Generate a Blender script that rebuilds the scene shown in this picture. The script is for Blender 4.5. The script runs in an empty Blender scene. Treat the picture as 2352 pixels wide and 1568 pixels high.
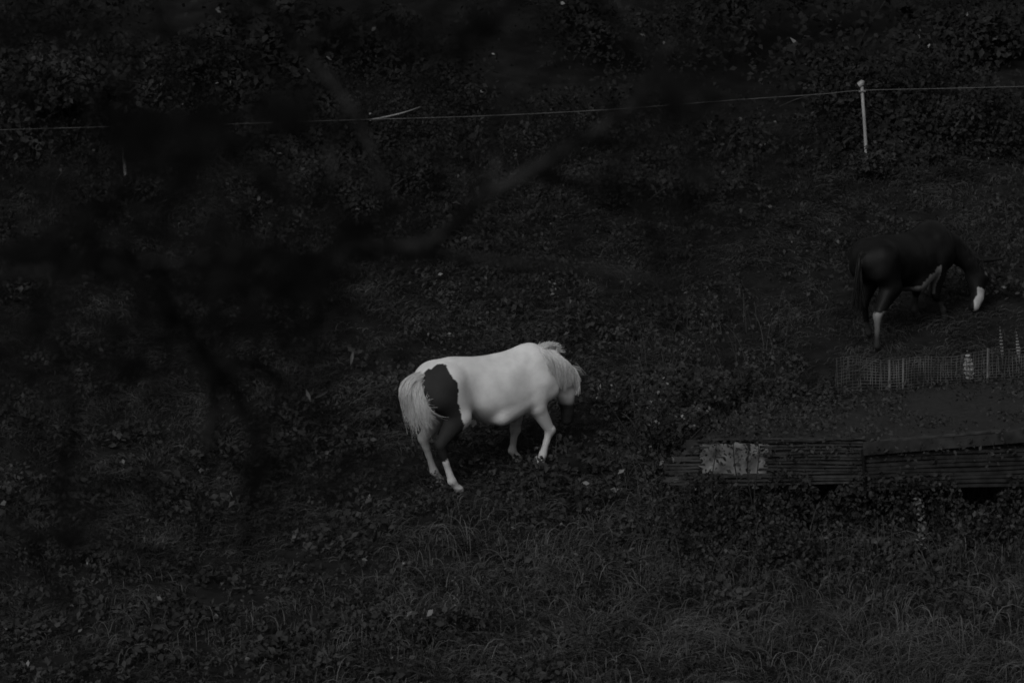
import bpy, math, random
import numpy as np
from mathutils import Vector, Matrix

random.seed(7)
rng = np.random.default_rng(11)
scene = bpy.context.scene
C = scene.collection

# ------------------------------------------------------------------ camera
W_D, H_D = 2352.0, 1568.0           # pixel grid that positions below were measured on
PITCH = math.radians(10.0)
DIST = 60.0
LENS = 225.0
CAM = Vector((0.0, -DIST * math.cos(PITCH), DIST * math.sin(PITCH)))
cam_data = bpy.data.cameras.new("camera")
cam_data.lens = LENS
cam_data.sensor_width = 36.0
cam_data.clip_start = 0.5
cam_data.clip_end = 600.0
cam_data.dof.use_dof = True
cam_data.dof.focus_distance = DIST - 0.2
cam_data.dof.aperture_fstop = 7.6
cam_data.dof.aperture_blades = 8
cam = bpy.data.objects.new("camera", cam_data)
cam.location = CAM
cam.rotation_euler = (math.pi / 2 - PITCH, 0, 0)
C.objects.link(cam)
scene.camera = cam

# ------------------------------------------------------------------ sky and light (black-and-white photograph: neutral light)
SUN_EL, SUN_AZ = math.radians(40), math.radians(204)
world = bpy.data.worlds.new("World")
scene.world = world
world.use_nodes = True
nt = world.node_tree
bgn = nt.nodes["Background"]
sky = nt.nodes.new("ShaderNodeTexSky")
sky.sky_type = 'NISHITA'
sky.sun_disc = False
sky.sun_elevation = SUN_EL
sky.sun_rotation = SUN_AZ
sky.air_density = 2.0
sky.dust_density = 6.0
bw = nt.nodes.new("ShaderNodeRGBToBW")
nt.links.new(sky.outputs[0], bw.inputs[0])
nt.links.new(bw.outputs[0], bgn.inputs[0])
bgn.inputs[1].default_value = 0.09
sun_data = bpy.data.lights.new("sun", 'SUN')
sun_data.energy = 1.4
sun_data.angle = math.radians(22)
sun_data.color = (1, 1, 1)
sun = bpy.data.objects.new("sun", sun_data)
sd = Vector((math.sin(SUN_AZ) * math.cos(SUN_EL), math.cos(SUN_AZ) * math.cos(SUN_EL), math.sin(SUN_EL)))
sun.rotation_euler = sd.to_track_quat('Z', 'Y').to_euler()
sun.location = sd * 40
C.objects.link(sun)
scene.view_settings.view_transform = 'Standard'
scene.view_settings.look = 'None'
scene.view_settings.gamma = 1.0
scene.view_settings.exposure = -0.85
scene.render.engine = 'CYCLES'
scene.cycles.use_denoising = True
scene.cycles.max_bounces = 5
scene.cycles.diffuse_bounces = 3
scene.cycles.filter_width = 1.7

# ------------------------------------------------------------------ terrain function and pixel helpers
SL = math.tan(math.radians(12))

def vnoise(x, y, seed=0, scale=1.0):
    x = np.asarray(x, float) / scale; y = np.asarray(y, float) / scale
    xi = np.floor(x).astype(np.int64); yi = np.floor(y).astype(np.int64)
    fx = x - xi; fy = y - yi
    fx = fx * fx * (3 - 2 * fx); fy = fy * fy * (3 - 2 * fy)
    def h(a, b):
        n = (a * 374761393 + b * 668265263 + seed * 1442695041) & 0x7fffffff
        n = ((n ^ (n >> 13)) * 1274126177) & 0x7fffffff
        n = (n ^ (n >> 16)) & 0xffff
        return n / 65535.0
    return (h(xi, yi) * (1 - fx) + h(xi + 1, yi) * fx) * (1 - fy) + (h(xi, yi + 1) * (1 - fx) + h(xi + 1, yi + 1) * fx) * fy

def fbm(x, y, seed=0, scale=1.0):
    return 0.55 * vnoise(x, y, seed, scale) + 0.3 * vnoise(x, y, seed + 5, scale * 0.47) + 0.15 * vnoise(x, y, seed + 9, scale * 0.21)

def plane_z(y):
    """smooth profile: near slope below the camera, valley, paddock slope, hill behind"""
    y = np.asarray(y, float)
    z = SL * y
    floor = SL * -13.0
    t = np.clip((-9.0 - y) / 8.0, 0, 1); t = t * t * (3 - 2 * t)
    z = z * (1 - t) + floor * t
    near = (CAM.z - 1.7) + (CAM.y + 0.5 - y) * 0.0
    u = np.clip((-36.0 - y) / 22.0, 0, 1); u = u * u * (3 - 2 * u)
    z = z * (1 - u) + near * u
    far = np.clip((y - 40.0) / 40.0, 0, 1)
    z = z * (1 - far) + (SL * 40 + (y - 40) * 0.05) * far
    return z

def gz(x, y):
    x = np.asarray(x, float); y = np.asarray(y, float)
    amp = 0.10 + 0.0 * x
    return plane_z(y) + (amp * (fbm(x, y, 3, 1.9) - 0.5) + 0.07 * (fbm(x, y, 4, 0.45) - 0.5)) * np.clip((y + 30) / 10, 0, 1)

Rc = Vector((1, 0, 0)); Uc = Vector((0, math.sin(PITCH), math.cos(PITCH))); Fc = Vector((0, math.cos(PITCH), -math.sin(PITCH)))
def ray(dx, dy):
    k = 36.0 / LENS / W_D
    return Fc + Rc * ((dx - W_D / 2) * k) - Uc * ((dy - H_D / 2) * k)
def G(dx, dy):
    d = ray(dx, dy)
    t = (SL * CAM.y - CAM.z) / (d.z - SL * d.y)
    p = CAM + d * t
    return Vector((p.x, p.y, float(gz(p.x, p.y))))
def P(dx, dy, Y):
    d = ray(dx, dy)
    return CAM + d * ((Y - CAM.y) / d.y)
def near_pt(dx, dy, dist):
    return CAM + ray(dx, dy) * dist

# ------------------------------------------------------------------ materials
def mat(name, col=0.1, rough=0.7, tint=False, noise=None, spec=0.3, trans=0.0, bump=0.0, bscale=40.0):
    m = bpy.data.materials.new(name); m.use_nodes = True
    n = m.node_tree; b = n.nodes["Principled BSDF"]
    b.inputs["Roughness"].default_value = rough
    b.inputs["Specular IOR Level"].default_value = spec
    b.inputs["Base Color"].default_value = (col, col, col, 1)
    src = None
    if tint:
        a = n.nodes.new("ShaderNodeAttribute"); a.attribute_name = "tint"
        src = a.outputs["Color"]
    if noise:
        sc, lo, hi = noise
        t = n.nodes.new("ShaderNodeTexNoise"); t.inputs["Scale"].default_value = sc; t.inputs["Detail"].default_value = 6
        tc = n.nodes.new("ShaderNodeTexCoord"); n.links.new(tc.outputs["Object"], t.inputs["Vector"])
        r = n.nodes.new("ShaderNodeMapRange")
        r.inputs["From Min"].default_value = 0.3; r.inputs["From Max"].default_value = 0.7
        r.inputs["To Min"].default_value = lo; r.inputs["To Max"].default_value = hi
        n.links.new(t.outputs["Fac"], r.inputs["Value"])
        if src is not None:
            mx = n.nodes.new("ShaderNodeVectorMath"); mx.operation = 'SCALE'
            n.links.new(src, mx.inputs[0]); n.links.new(r.outputs[0], mx.inputs["Scale"])
            src = mx.outputs[0]
        else:
            mx = n.nodes.new("ShaderNodeMath"); mx.operation = 'MULTIPLY'; mx.inputs[1].default_value = col
            n.links.new(r.outputs[0], mx.inputs[0]); src = mx.outputs[0]
    if src is not None:
        n.links.new(src, b.inputs["Base Color"])
    if bump > 0:
        t2 = n.nodes.new("ShaderNodeTexNoise"); t2.inputs["Scale"].default_value = bscale; t2.inputs["Detail"].default_value = 5
        bp = n.nodes.new("ShaderNodeBump"); bp.inputs["Strength"].default_value = bump; bp.inputs["Distance"].default_value = 0.02
        n.links.new(t2.outputs["Fac"], bp.inputs["Height"]); n.links.new(bp.outputs[0], b.inputs["Normal"])
    if trans > 0:
        tr = n.nodes.new("ShaderNodeBsdfTranslucent"); ms = n.nodes.new("ShaderNodeMixShader"); ms.inputs[0].default_value = trans
        out = n.nodes["Material Output"]
        if src is not None: n.links.new(src, tr.inputs[0])
        else: tr.inputs[0].default_value = (col, col, col, 1)
        n.links.new(b.outputs[0], ms.inputs[1]); n.links.new(tr.outputs[0], ms.inputs[2]); n.links.new(ms.outputs[0], out.inputs[0])
    return m

M = dict(
    soil=mat("soil", 0.013, 0.95, noise=(6.0, 0.5, 1.4), spec=0.1, bump=0.5, bscale=25),
    grass=mat("grass", 0.04, 0.65, tint=True, spec=0.25, trans=0.25),
    leaf=mat("leaf", 0.04, 0.7, tint=True, spec=0.15, trans=0.2),
    leaf_painted_shade=mat("leaf_painted_shade", 0.01, 0.9, tint=True, spec=0.02),  # foreground leaves, shade put into the colour
    coat=mat("coat", 0.6, 0.8, tint=True, noise=(8.0, 0.85, 1.06), spec=0.2, bump=0.12, bscale=60),
    dark_coat=mat("dark_coat", 0.01, 0.5, tint=True, noise=(6.0, 0.7, 1.3), spec=0.10, bump=0.15, bscale=60),
    hair=mat("hair", 0.6, 0.6, tint=True, spec=0.3),
    twig=mat("twig", 0.036, 0.85, noise=(30, 0.7, 1.3), spec=0.15, bump=0.3, bscale=80),
    dim_twig=mat("dim_twig", 0.026, 0.85, noise=(30, 0.7, 1.3), spec=0.1, bump=0.3, bscale=80),
    dark_bark=mat("dark_bark", 0.009, 0.95, noise=(30, 0.7, 1.3), spec=0.05, bump=0.3, bscale=80),
    pale_wood=mat("pale_wood", 0.20, 0.8, noise=(25, 0.7, 1.2), spec=0.2),
    slat_wood=mat("slat_wood", 0.043, 0.85, noise=(12, 0.55, 1.4), spec=0.15),
    slat_back=mat("slat_back", 0.026, 0.9, noise=(9, 0.6, 1.4), spec=0.1),
    slat_rail=mat("slat_rail", 0.030, 0.9, noise=(9, 0.5, 1.5), spec=0.1),
    slat_dark=mat("slat_dark", 0.024, 0.9, noise=(12, 0.5, 1.5), spec=0.1),
    plastic=mat("plastic_white", 0.27, 0.5, noise=(14, 0.75, 1.1), spec=0.4),
    sheet=mat("pale_sheet", 0.17, 0.7, noise=(11, 0.4, 1.5), spec=0.25),
    wire=mat("mesh_wire", 0.072, 0.7, noise=(6, 0.3, 1.7), spec=0.3),
    rope=mat("fence_rope", 0.085, 0.7, noise=(40, 0.7, 1.3), spec=0.3),
    net=mat("net_weave", 0.030, 0.9, noise=(18, 0.7, 1.3), spec=0.1, bump=0.4, bscale=90),
    petal=mat("petal", 0.42, 0.6, noise=(30, 0.7, 1.2), spec=0.3, trans=0.2),
    stem=mat("stem", 0.040, 0.7, noise=(30, 0.7, 1.3), spec=0.2),
)

# ------------------------------------------------------------------ mesh helpers
def mesh_obj(name, verts, faces, material, parent=None, tint=None, smooth=False):
    """faces: (F,3) int array or list of tuples"""
    me = bpy.data.meshes.new(name)
    verts = np.asarray(verts, np.float32).reshape(-1, 3)
    if isinstance(faces, np.ndarray):
        k = faces.shape[1]; nf = len(faces)
        me.vertices.add(len(verts)); me.vertices.foreach_set("co", verts.ravel())
        me.loops.add(nf * k); me.loops.foreach_set("vertex_index", faces.astype(np.int32).ravel())
        me.polygons.add(nf)
        me.polygons.foreach_set("loop_start", np.arange(0, nf * k, k, dtype=np.int32))
        me.polygons.foreach_set("loop_total", np.full(nf, k, np.int32))
        me.update(calc_edges=True)
    else:
        me.from_pydata([tuple(map(float, v)) for v in verts], [], faces); me.update()
    if tint is not None:
        at = me.attributes.new("tint", 'FLOAT_COLOR', 'POINT')
        t = np.asarray(tint, np.float32); col = np.stack([t, t, t, np.ones_like(t)], 1)
        at.data.foreach_set("color", col.ravel())
    if smooth:
        me.polygons.foreach_set("use_smooth", np.ones(len(me.polygons), bool))
    me.materials.append(material)
    o = bpy.data.objects.new(name, me); C.objects.link(o)
    if parent is not None: o.parent = parent
    return o

def tag(o, label=None, cat=None, group=None, kind=None):
    if label: o["label"] = label
    if cat: o["category"] = cat
    if group: o["group"] = group
    if kind: o["kind"] = kind
    return o

def empty(name, loc, label=None, cat=None, group=None):
    o = bpy.data.objects.new(name, None); o.location = loc; o.empty_display_size = 0.2; C.objects.link(o)
    return tag(o, label, cat, group)

def norm(a):
    return a / np.maximum(np.linalg.norm(a, axis=-1, keepdims=True), 1e-9)

def ribbons(pts, width, tint, wfun=None):
    """pts (N,K,3); width (N,); returns verts, tris, tint"""
    N, K, _ = pts.shape
    d = np.gradient(pts, axis=1); d = norm(d)
    side = norm(np.cross(d, rng.normal(size=(N, 1, 3)) + np.array([0, -0.6, 0.3])))
    t = np.linspace(0, 1, K)
    w = (1 - t) ** 0.7 if wfun is None else wfun(t)
    off = side * (width[:, None, None] * 0.5) * w[None, :, None]
    v = np.stack([pts - off, pts + off], 2).reshape(N, 2 * K, 3)
    base = []
    for k in range(K - 1):
        a, b, c, e = 2 * k, 2 * k + 1, 2 * k + 3, 2 * k + 2
        base += [(a, b, c), (a, c, e)]
    f = (np.array(base)[None] + (np.arange(N) * 2 * K)[:, None, None]).reshape(-1, 3)
    return v.reshape(-1, 3), f, np.repeat(tint, 2 * K)

def leaves(cen, size, tint, up=(0, -0.35, 0.9), spread=0.8, aspect=0.62, droop=0.25):
    """a folded four-corner leaf at each centre"""
    N = len(cen)
    nrm = norm(np.array(up)[None] + rng.normal(size=(N, 3)) * spread)
    ax = norm(np.cross(nrm, rng.normal(size=(N, 3))))
    ax[:, 2] -= droop; ax = norm(ax)
    sd_ = norm(np.cross(ax, nrm))
    s = size[:, None]
    b = cen - ax * s * 0.5; tip = cen + ax * s * 0.5 - nrm * s * 0.08
    l = cen - ax * s * 0.06 + sd_ * s * aspect * 0.5 + nrm * s * 0.06
    r = cen - ax * s * 0.06 - sd_ * s * aspect * 0.5 + nrm * s * 0.06
    v = np.stack([b, r, tip, l], 1).reshape(-1, 3)
    f = (np.array([(0, 1, 2), (0, 2, 3)])[None] + (np.arange(N) * 4)[:, None, None]).reshape(-1, 3)
    return v, f, np.repeat(tint, 4)

def merge(parts):
    V, F, T, n = [], [], [], 0
    for v, f, t in parts:
        V.append(v); F.append(f + n); T.append(t); n += len(v)
    return np.concatenate(V), np.concatenate(F), np.concatenate(T)

def tube(path, radii, sides=6, cap=True):
    path = [Vector(p) for p in path]; n = len(path)
    V, F = [], []
    prev = None
    for i, p in enumerate(path):
        d = (path[min(i + 1, n - 1)] - path[max(i - 1, 0)]).normalized()
        a = Vector((0, 0, 1)) if abs(d.z) < 0.9 else Vector((1, 0, 0))
        if prev is not None: a = prev
        s = d.cross(a).normalized(); u = s.cross(d).normalized(); prev = u
        for k in range(sides):
            an = 2 * math.pi * k / sides
            V.append(p + (s * math.cos(an) + u * math.sin(an)) * radii[i])
    for i in range(n - 1):
        for k in range(sides):
            k2 = (k + 1) % sides
            F.append((i * sides + k, i * sides + k2, (i + 1) * sides + k2))
            F.append((i * sides + k, (i + 1) * sides + k2, (i + 1) * sides + k))
    if cap:
        for base in (0, (n - 1) * sides):
            for k in range(1, sides - 1):
                F.append((base, base + k, base + k + 1))
    return np.array([tuple(v) for v in V]), np.array(F)

def smooth_path(pts, sub=5):
    pts = [Vector(p) for p in pts]; out = []
    for i in range(len(pts) - 1):
        p0 = pts[max(i - 1, 0)]; p1 = pts[i]; p2 = pts[i + 1]; p3 = pts[min(i + 2, len(pts) - 1)]
        for k in range(sub):
            t = k / sub
            out.append(0.5 * ((2 * p1) + (p2 - p0) * t + (2 * p0 - 5 * p1 + 4 * p2 - p3) * t * t + (3 * p1 - p0 - 3 * p2 + p3) * t ** 3))
    out.append(pts[-1])
    return out

def bez(P0, P1, P2, P3, K):
    t = np.linspace(0, 1, K)[None, :, None]
    P0, P1, P2, P3 = [np.asarray(p)[:, None, :] for p in (P0, P1, P2, P3)]
    return (1 - t) ** 3 * P0 + 3 * (1 - t) ** 2 * t * P1 + 3 * (1 - t) * t * t * P2 + t ** 3 * P3

# ------------------------------------------------------------------ ground
xs = np.unique(np.concatenate([np.linspace(-90, -9, 28), np.linspace(-9, 9, 150), np.linspace(9, 90, 28)]))
ys = np.unique(np.concatenate([np.linspace(-75, -12, 90), np.linspace(-12, 14, 210), np.linspace(14, 220, 40)]))
X, Y = np.meshgrid(xs, ys)
Z = gz(X, Y)
nx, ny = len(xs), len(ys)
I = np.arange(nx * ny).reshape(ny, nx)
F = np.stack([I[:-1, :-1], I[:-1, 1:], I[1:, 1:], I[1:, :-1]], -1).reshape(-1, 4)
g = mesh_obj("ground", np.stack([X, Y, Z], -1).reshape(-1, 3), F, M["soil"], smooth=True)
tag(g, "dark earth of the sloping paddock under the grass", "ground", kind="structure")

# ------------------------------------------------------------------ ponies
PONY_POS = G(1120, 1088)
DARK_POS = G(2074, 758)

def surface_nets(Fv, org, h):
    nx, ny, nz = Fv.shape
    s = Fv < 0
    cell = np.zeros((nx - 1, ny - 1, nz - 1), np.int8)
    corners = [(i, j, k) for i in (0, 1) for j in (0, 1) for k in (0, 1)]
    for i, j, k in corners:
        cell += s[i:nx - 1 + i, j:ny - 1 + j, k:nz - 1 + k]
    act = (cell > 0) & (cell < 8)
    idx = -np.ones(act.shape, np.int64); ci = np.argwhere(act); idx[act] = np.arange(len(ci))
    acc = np.zeros((len(ci), 3)); cnt = np.zeros(len(ci))
    for a in corners:
        for ax in range(3):
            if a[ax] == 1: continue
            b = list(a); b[ax] = 1
            fa = Fv[ci[:, 0] + a[0], ci[:, 1] + a[1], ci[:, 2] + a[2]]
            fb = Fv[ci[:, 0] + b[0], ci[:, 1] + b[1], ci[:, 2] + b[2]]
            m = (fa < 0) != (fb < 0)
            t = np.where(m, fa / np.where(m, fa - fb, 1), 0)
            p = np.array(a, float)[None] + t[:, None] * (np.array(b) - np.array(a))[None]
            acc[m] += p[m]; cnt[m] += 1
    V = (ci + acc / cnt[:, None]) * h + org
    quads = []
    for ax in range(3):
        o1, o2 = [(1, 2), (2, 0), (0, 1)][ax]
        sl0 = [slice(None)] * 3; sl1 = [slice(None)] * 3
        sl0[ax] = slice(0, -1); sl1[ax] = slice(1, None)
        e = s[tuple(sl0)] != s[tuple(sl1)]
        pe = np.argwhere(e)
        ok = (pe[:, o1] > 0) & (pe[:, o2] > 0) & (pe[:, o1] < Fv.shape[o1] - 1) & (pe[:, o2] < Fv.shape[o2] - 1)
        pe = pe[ok]
        q = []
        for d1, d2 in ((1, 1), (0, 1), (0, 0), (1, 0)):
            c = pe.copy(); c[:, o1] -= d1; c[:, o2] -= d2
            q.append(idx[c[:, 0], c[:, 1], c[:, 2]])
        q = np.stack(q, 1)
        fl = s[pe[:, 0], pe[:, 1], pe[:, 2]]
        q[~fl] = q[~fl][:, ::-1]
        quads.append(q)
    return V, np.concatenate(quads)

def smin(a, b, k):
    h = np.clip(0.5 + 0.5 * (b - a) / k, 0, 1)
    return b * (1 - h) + a * h - k * h * (1 - h)

def cap_d(Pt, a, b, ra, rb):
    a = np.array(a, np.float32); b = np.array(b, np.float32); ba = b - a
    h = np.clip(((Pt - a) @ ba) / (ba @ ba), 0, 1)
    return np.linalg.norm(Pt - a - h[..., None] * ba, axis=-1) - (ra + (rb - ra) * h)

def chain(Pt, pts, radii, D, k):
    for i in range(len(pts) - 1):
        D = smin(D, cap_d(Pt, pts[i], pts[i + 1], radii[i], radii[i + 1]), k if i == 0 else min(k, 0.022))
    return D

TRUNK = np.array([  # x, top, bottom, half width
    (-0.79, 0.90, 0.82, 0.03), (-0.75, 0.965, 0.76, 0.10), (-0.68, 1.025, 0.70, 0.165), (-0.55, 1.092, 0.645, 0.215), (-0.40, 1.118, 0.650, 0.235),
    (-0.28, 1.105, 0.605, 0.245), (-0.15, 1.090, 0.530, 0.262), (0.00, 1.088, 0.458, 0.272), (0.20, 1.103, 0.452, 0.268), (0.36, 1.138, 0.520, 0.232),
    (0.48, 1.140, 0.585, 0.200), (0.58, 1.080, 0.655, 0.160), (0.66, 0.97, 0.74, 0.09), (0.69, 0.90, 0.80, 0.03)])

def build_body(name, pose, parent, coat_fn, h=0.0125):
    lo = np.array([-0.95, -0.62, -0.28]); hi = np.array([1.36, 0.42, 1.36])
    n = np.ceil((hi - lo) / h).astype(int)
    ax = [lo[i] + h * np.arange(n[i]) for i in range(3)]
    gx, gy, gzz = np.meshgrid(*ax, indexing='ij')
    Pt = np.stack([gx, gy, gzz], -1).astype(np.float32)
    tx = TRUNK[:, 0]
    xc = np.clip(ax[0], tx[0], tx[-1])
    top = np.interp(xc, tx, TRUNK[:, 1]); bot = np.interp(xc, tx, TRUNK[:, 2]); hw = np.interp(xc, tx, TRUNK[:, 3]) * pose.get("wscale", 1.0)
    ker = np.ones(7) / 7
    def sm(a):
        p = np.pad(a, 3, mode='edge'); return np.convolve(p, ker, 'valid')
    top, bot, hw = sm(top), sm(bot), sm(hw)
    ex = np.abs(ax[0] - xc)
    cz = (top + bot) / 2 - 0.02; hh = (top - bot) / 2
    zz = (gzz - cz[:, None, None]) / (hh[:, None, None] + 0.02 * np.sign(gzz - cz[:, None, None]))
    wz = hw[:, None, None] * (1 - 0.18 * np.clip(zz, 0, 1) ** 2 + 0.02 * np.clip(-zz, 0, 1))
    r = np.sqrt((gy / wz) ** 2 + zz ** 2)
    D = (r - 1) * np.minimum(hw, hh)[:, None, None] + ex[:, None, None]
    for sg in (-1, 1):
        # scapula / shoulder, haunch and breast muscle masses
        D = smin(D, cap_d(Pt, (0.41, sg * 0.105, 0.99), (0.575, sg * 0.130, 0.74), 0.090, 0.095), 0.030)
        D = smin(D, cap_d(Pt, (-0.52, sg * 0.12, 0.94), (-0.60, sg * 0.13, 0.78), 0.115, 0.115), 0.10)
        D = smin(D, cap_d(Pt, (0.05, sg * 0.150, 0.575), (0.36, sg * 0.140, 0.685), 0.106, 0.082), 0.035)
        # hollow of the flank and dip behind the shoulder
        for c_, r_, k_ in (((-0.27, sg * 0.385, 0.86), 0.135, 0.12), ((0.24, sg * 0.395, 0.88), 0.125, 0.12)):
            D = -smin(-D, np.linalg.norm((Pt - np.array(c_)) * np.array([1, 1, 0.62]), axis=-1) - r_, k_)
    def split(q, r):
        q = [np.array(p, float) for p in q]
        m_ = (q[2] + q[3]) / 2
        return q[:3] + [m_] + q[3:], r[:3] + [0.027] + r[3:]
    for leg in ("RH", "LH"):
        q, r_ = split(pose[leg], [0.140, 0.118, 0.046, 0.036, 0.030])
        D = chain(Pt, q, r_, D, 0.10)
        D = smin(D, cap_d(Pt, q[2], np.array(q[2]) + np.array([-0.04, 0, 0.035]), 0.036, 0.020), 0.016)
        D = smin(D, cap_d(Pt, q[4], np.array(q[4]) + np.array([-0.022, 0, -0.006]), 0.030, 0.018), 0.012)
    for leg in ("RF", "LF"):
        q, r_ = split(pose[leg], [0.120, 0.084, 0.043, 0.035, 0.030])
        D = chain(Pt, q, r_, D, 0.08)
        D = smin(D, np.linalg.norm(Pt - np.array(q[2]) - np.array([0.008, 0, 0]), axis=-1) - 0.047, 0.016)
        D = smin(D, cap_d(Pt, q[4], np.array(q[4]) + np.array([-0.022, 0, -0.006]), 0.030, 0.018), 0.012)
    # hooves
    for leg in ("RH", "LH", "RF", "LF"):
        q = pose[leg]; e = np.array(q[-1]); f = np.array(q[-1]) - np.array(q[-2]); f = f / np.linalg.norm(f)
        D = smin(D, cap_d(Pt, e, e + f * 0.035, 0.036, 0.046), 0.012)
    # neck, head, jaw, muzzle, ears
    nk = pose["neck"]
    D = chain(Pt, nk, pose["neck_r"], D, 0.09)
    hd = [np.array(p) for p in pose["head"]]
    hs = pose.get("hs", 1.0)
    D = smin(D, cap_d(Pt, hd[0], hd[1], 0.085 * hs, 0.082 * hs), 0.04)
    D = smin(D, cap_d(Pt, hd[1], hd[2], 0.080 * hs, 0.058 * hs), 0.03)
    D = smin(D, cap_d(Pt, hd[2], hd[3], 0.056 * hs, 0.052 * hs), 0.02)
    jb = hd[1] + np.array(pose["jaw"])
    D = smin(D, cap_d(Pt, jb, (jb + hd[2]) / 2, 0.068 * hs, 0.048 * hs), 0.035)
    for sg in (-1, 1):
        eb = hd[0] + np.array([0.0, sg * 0.055, 0.06]) if "ear" not in pose else hd[0] + np.array(pose["ear"][0]) * np.array([1, sg, 1])
        et = eb + np.array(pose["ear_dir"]) * np.array([1, sg if pose.get("ear_mirror", True) else 1, 1])
        D = smin(D, cap_d(Pt, eb, et, 0.032 * hs, 0.013 * hs), 0.012)
        # eye socket bulge
        D = smin(D, np.linalg.norm(Pt - (hd[1] * 0.6 + hd[0] * 0.4 + np.array([0.035, sg * 0.065, 0.0])), axis=-1) - 0.03, 0.02)
    V, Q = surface_nets(D.astype(np.float64), lo, h)
    # two rounds of smoothing
    for _ in range(2):
        acc = np.zeros_like(V); cnt = np.zeros(len(V))
        for a, b in ((0, 1), (1, 2), (2, 3), (3, 0)):
            np.add.at(acc, Q[:, a], V[Q[:, b]]); np.add.at(acc, Q[:, b], V[Q[:, a]])
            np.add.at(cnt, Q[:, a], 1); np.add.at(cnt, Q[:, b], 1)
        V = 0.5 * V + 0.5 * acc / cnt[:, None]
    return mesh_obj(name, V, Q, M["coat"], parent, tint=coat_fn(V), smooth=True)

def in_poly(px, py, poly):
    ins = np.zeros(len(px), bool); n = len(poly)
    for i in range(n):
        x1, y1 = poly[i]; x2, y2 = poly[(i + 1) % n]
        c = ((y1 > py) != (y2 > py)) & (px < (x2 - x1) * (py - y1) / (y2 - y1 + 1e-12) + x1)
        ins ^= c
    return ins

def hair_mesh(name, P0, P1, P2, P3, width, tint, parent, K=9):
    pts = bez(P0, P1, P2, P3, K)
    N = len(pts)
    d = norm(np.gradient(pts, axis=1))
    a = norm(np.cross(d, rng.normal(size=(N, 1, 3)))); b = np.cross(d, a)
    t = np.linspace(0, 1, K); w = (np.clip(1.15 - t, 0, 1) ** 0.6)[None, :, None] * width[:, None, None] * 0.5
    ring = []
    for k in range(3):
        an = 2 * math.pi * k / 3
        ring.append(pts + (a * math.cos(an) + b * math.sin(an)) * w)
    v = np.stack(ring, 2).reshape(N, K * 3, 3)
    base = []
    for k in range(K - 1):
        for j in range(3):
            j2 = (j + 1) % 3
            base += [(3 * k + j, 3 * k + j2, 3 * k + 3 + j2), (3 * k + j, 3 * k + 3 + j2, 3 * k + 3 + j)]
    f = (np.array(base)[None] + (np.arange(N) * K * 3)[:, None, None]).reshape(-1, 3)
    return mesh_obj(name, v.reshape(-1, 3), f, M["hair"], parent, tint=np.repeat(tint, K * 3), smooth=True)

# ---- the pale pony
TH1 = math.radians(35)
pose1 = dict(
    RH=[(-0.53, -0.125, 0.88), (-0.420, -0.145, 0.60), (-0.615, -0.150, 0.365), (-0.490, -0.152, 0.030), (-0.435, -0.154, -0.035)],
    LH=[(-0.53, 0.125, 0.88), (-0.420, 0.145, 0.60), (-0.600, 0.135, 0.380), (-0.490, 0.127, 0.068), (-0.445, 0.124, 0.010)],
    RF=[(0.46, -0.13, 0.80), (0.435, -0.140, 0.60), (0.595, -0.120, 0.365), (0.525, -0.110, 0.150), (0.505, -0.108, 0.090)],
    LF=[(0.46, 0.13, 0.80), (0.420, 0.135, 0.60), (0.395, 0.138, 0.350), (0.365, 0.139, 0.165), (0.405, 0.139, 0.110)],
    neck=[(0.48, 0, 0.94), (0.64, -0.01, 0.935), (0.79, -0.02, 0.845)], neck_r=[0.18, 0.150, 0.115],
    head=[(0.855, -0.02, 0.82), (0.84, -0.03, 0.69), (0.845, -0.04, 0.49), (0.84, -0.04, 0.42)],
    jaw=(-0.060, -0.01, -0.01), ear=((-0.02, 0.06, 0.03),), ear_dir=(-0.05, 0.03, 0.03))
cth, sth, cp, sp = math.cos(TH1), math.sin(TH1), math.cos(PITCH), math.sin(PITCH)
def side_uv(V):   # oblique side projection of the body
    return cth * V[:, 0] - sth * V[:, 1], cp * V[:, 2] + sp * (sth * V[:, 0] + cth * V[:, 1])
def crop_uv(x, y):
    return ((865.5 + 0.27 * x - 1120) / 245, (1088 - (733.8 + 0.27 * y)) / 245)
PATCH = [crop_uv(*p) for p in [(380, 560), (425, 470), (440, 448), (465, 440), (485, 452), (500, 455), (520, 420), (545, 408), (578, 404), (608, 420), (632, 474), (660, 520), (705, 555),
         (700, 590), (720, 620), (705, 700), (722, 760), (742, 820), (752, 890), (735, 960), (690, 1100), (615, 1172), (545, 1215), (440, 1100), (420, 900), (380, 760)]]
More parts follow.
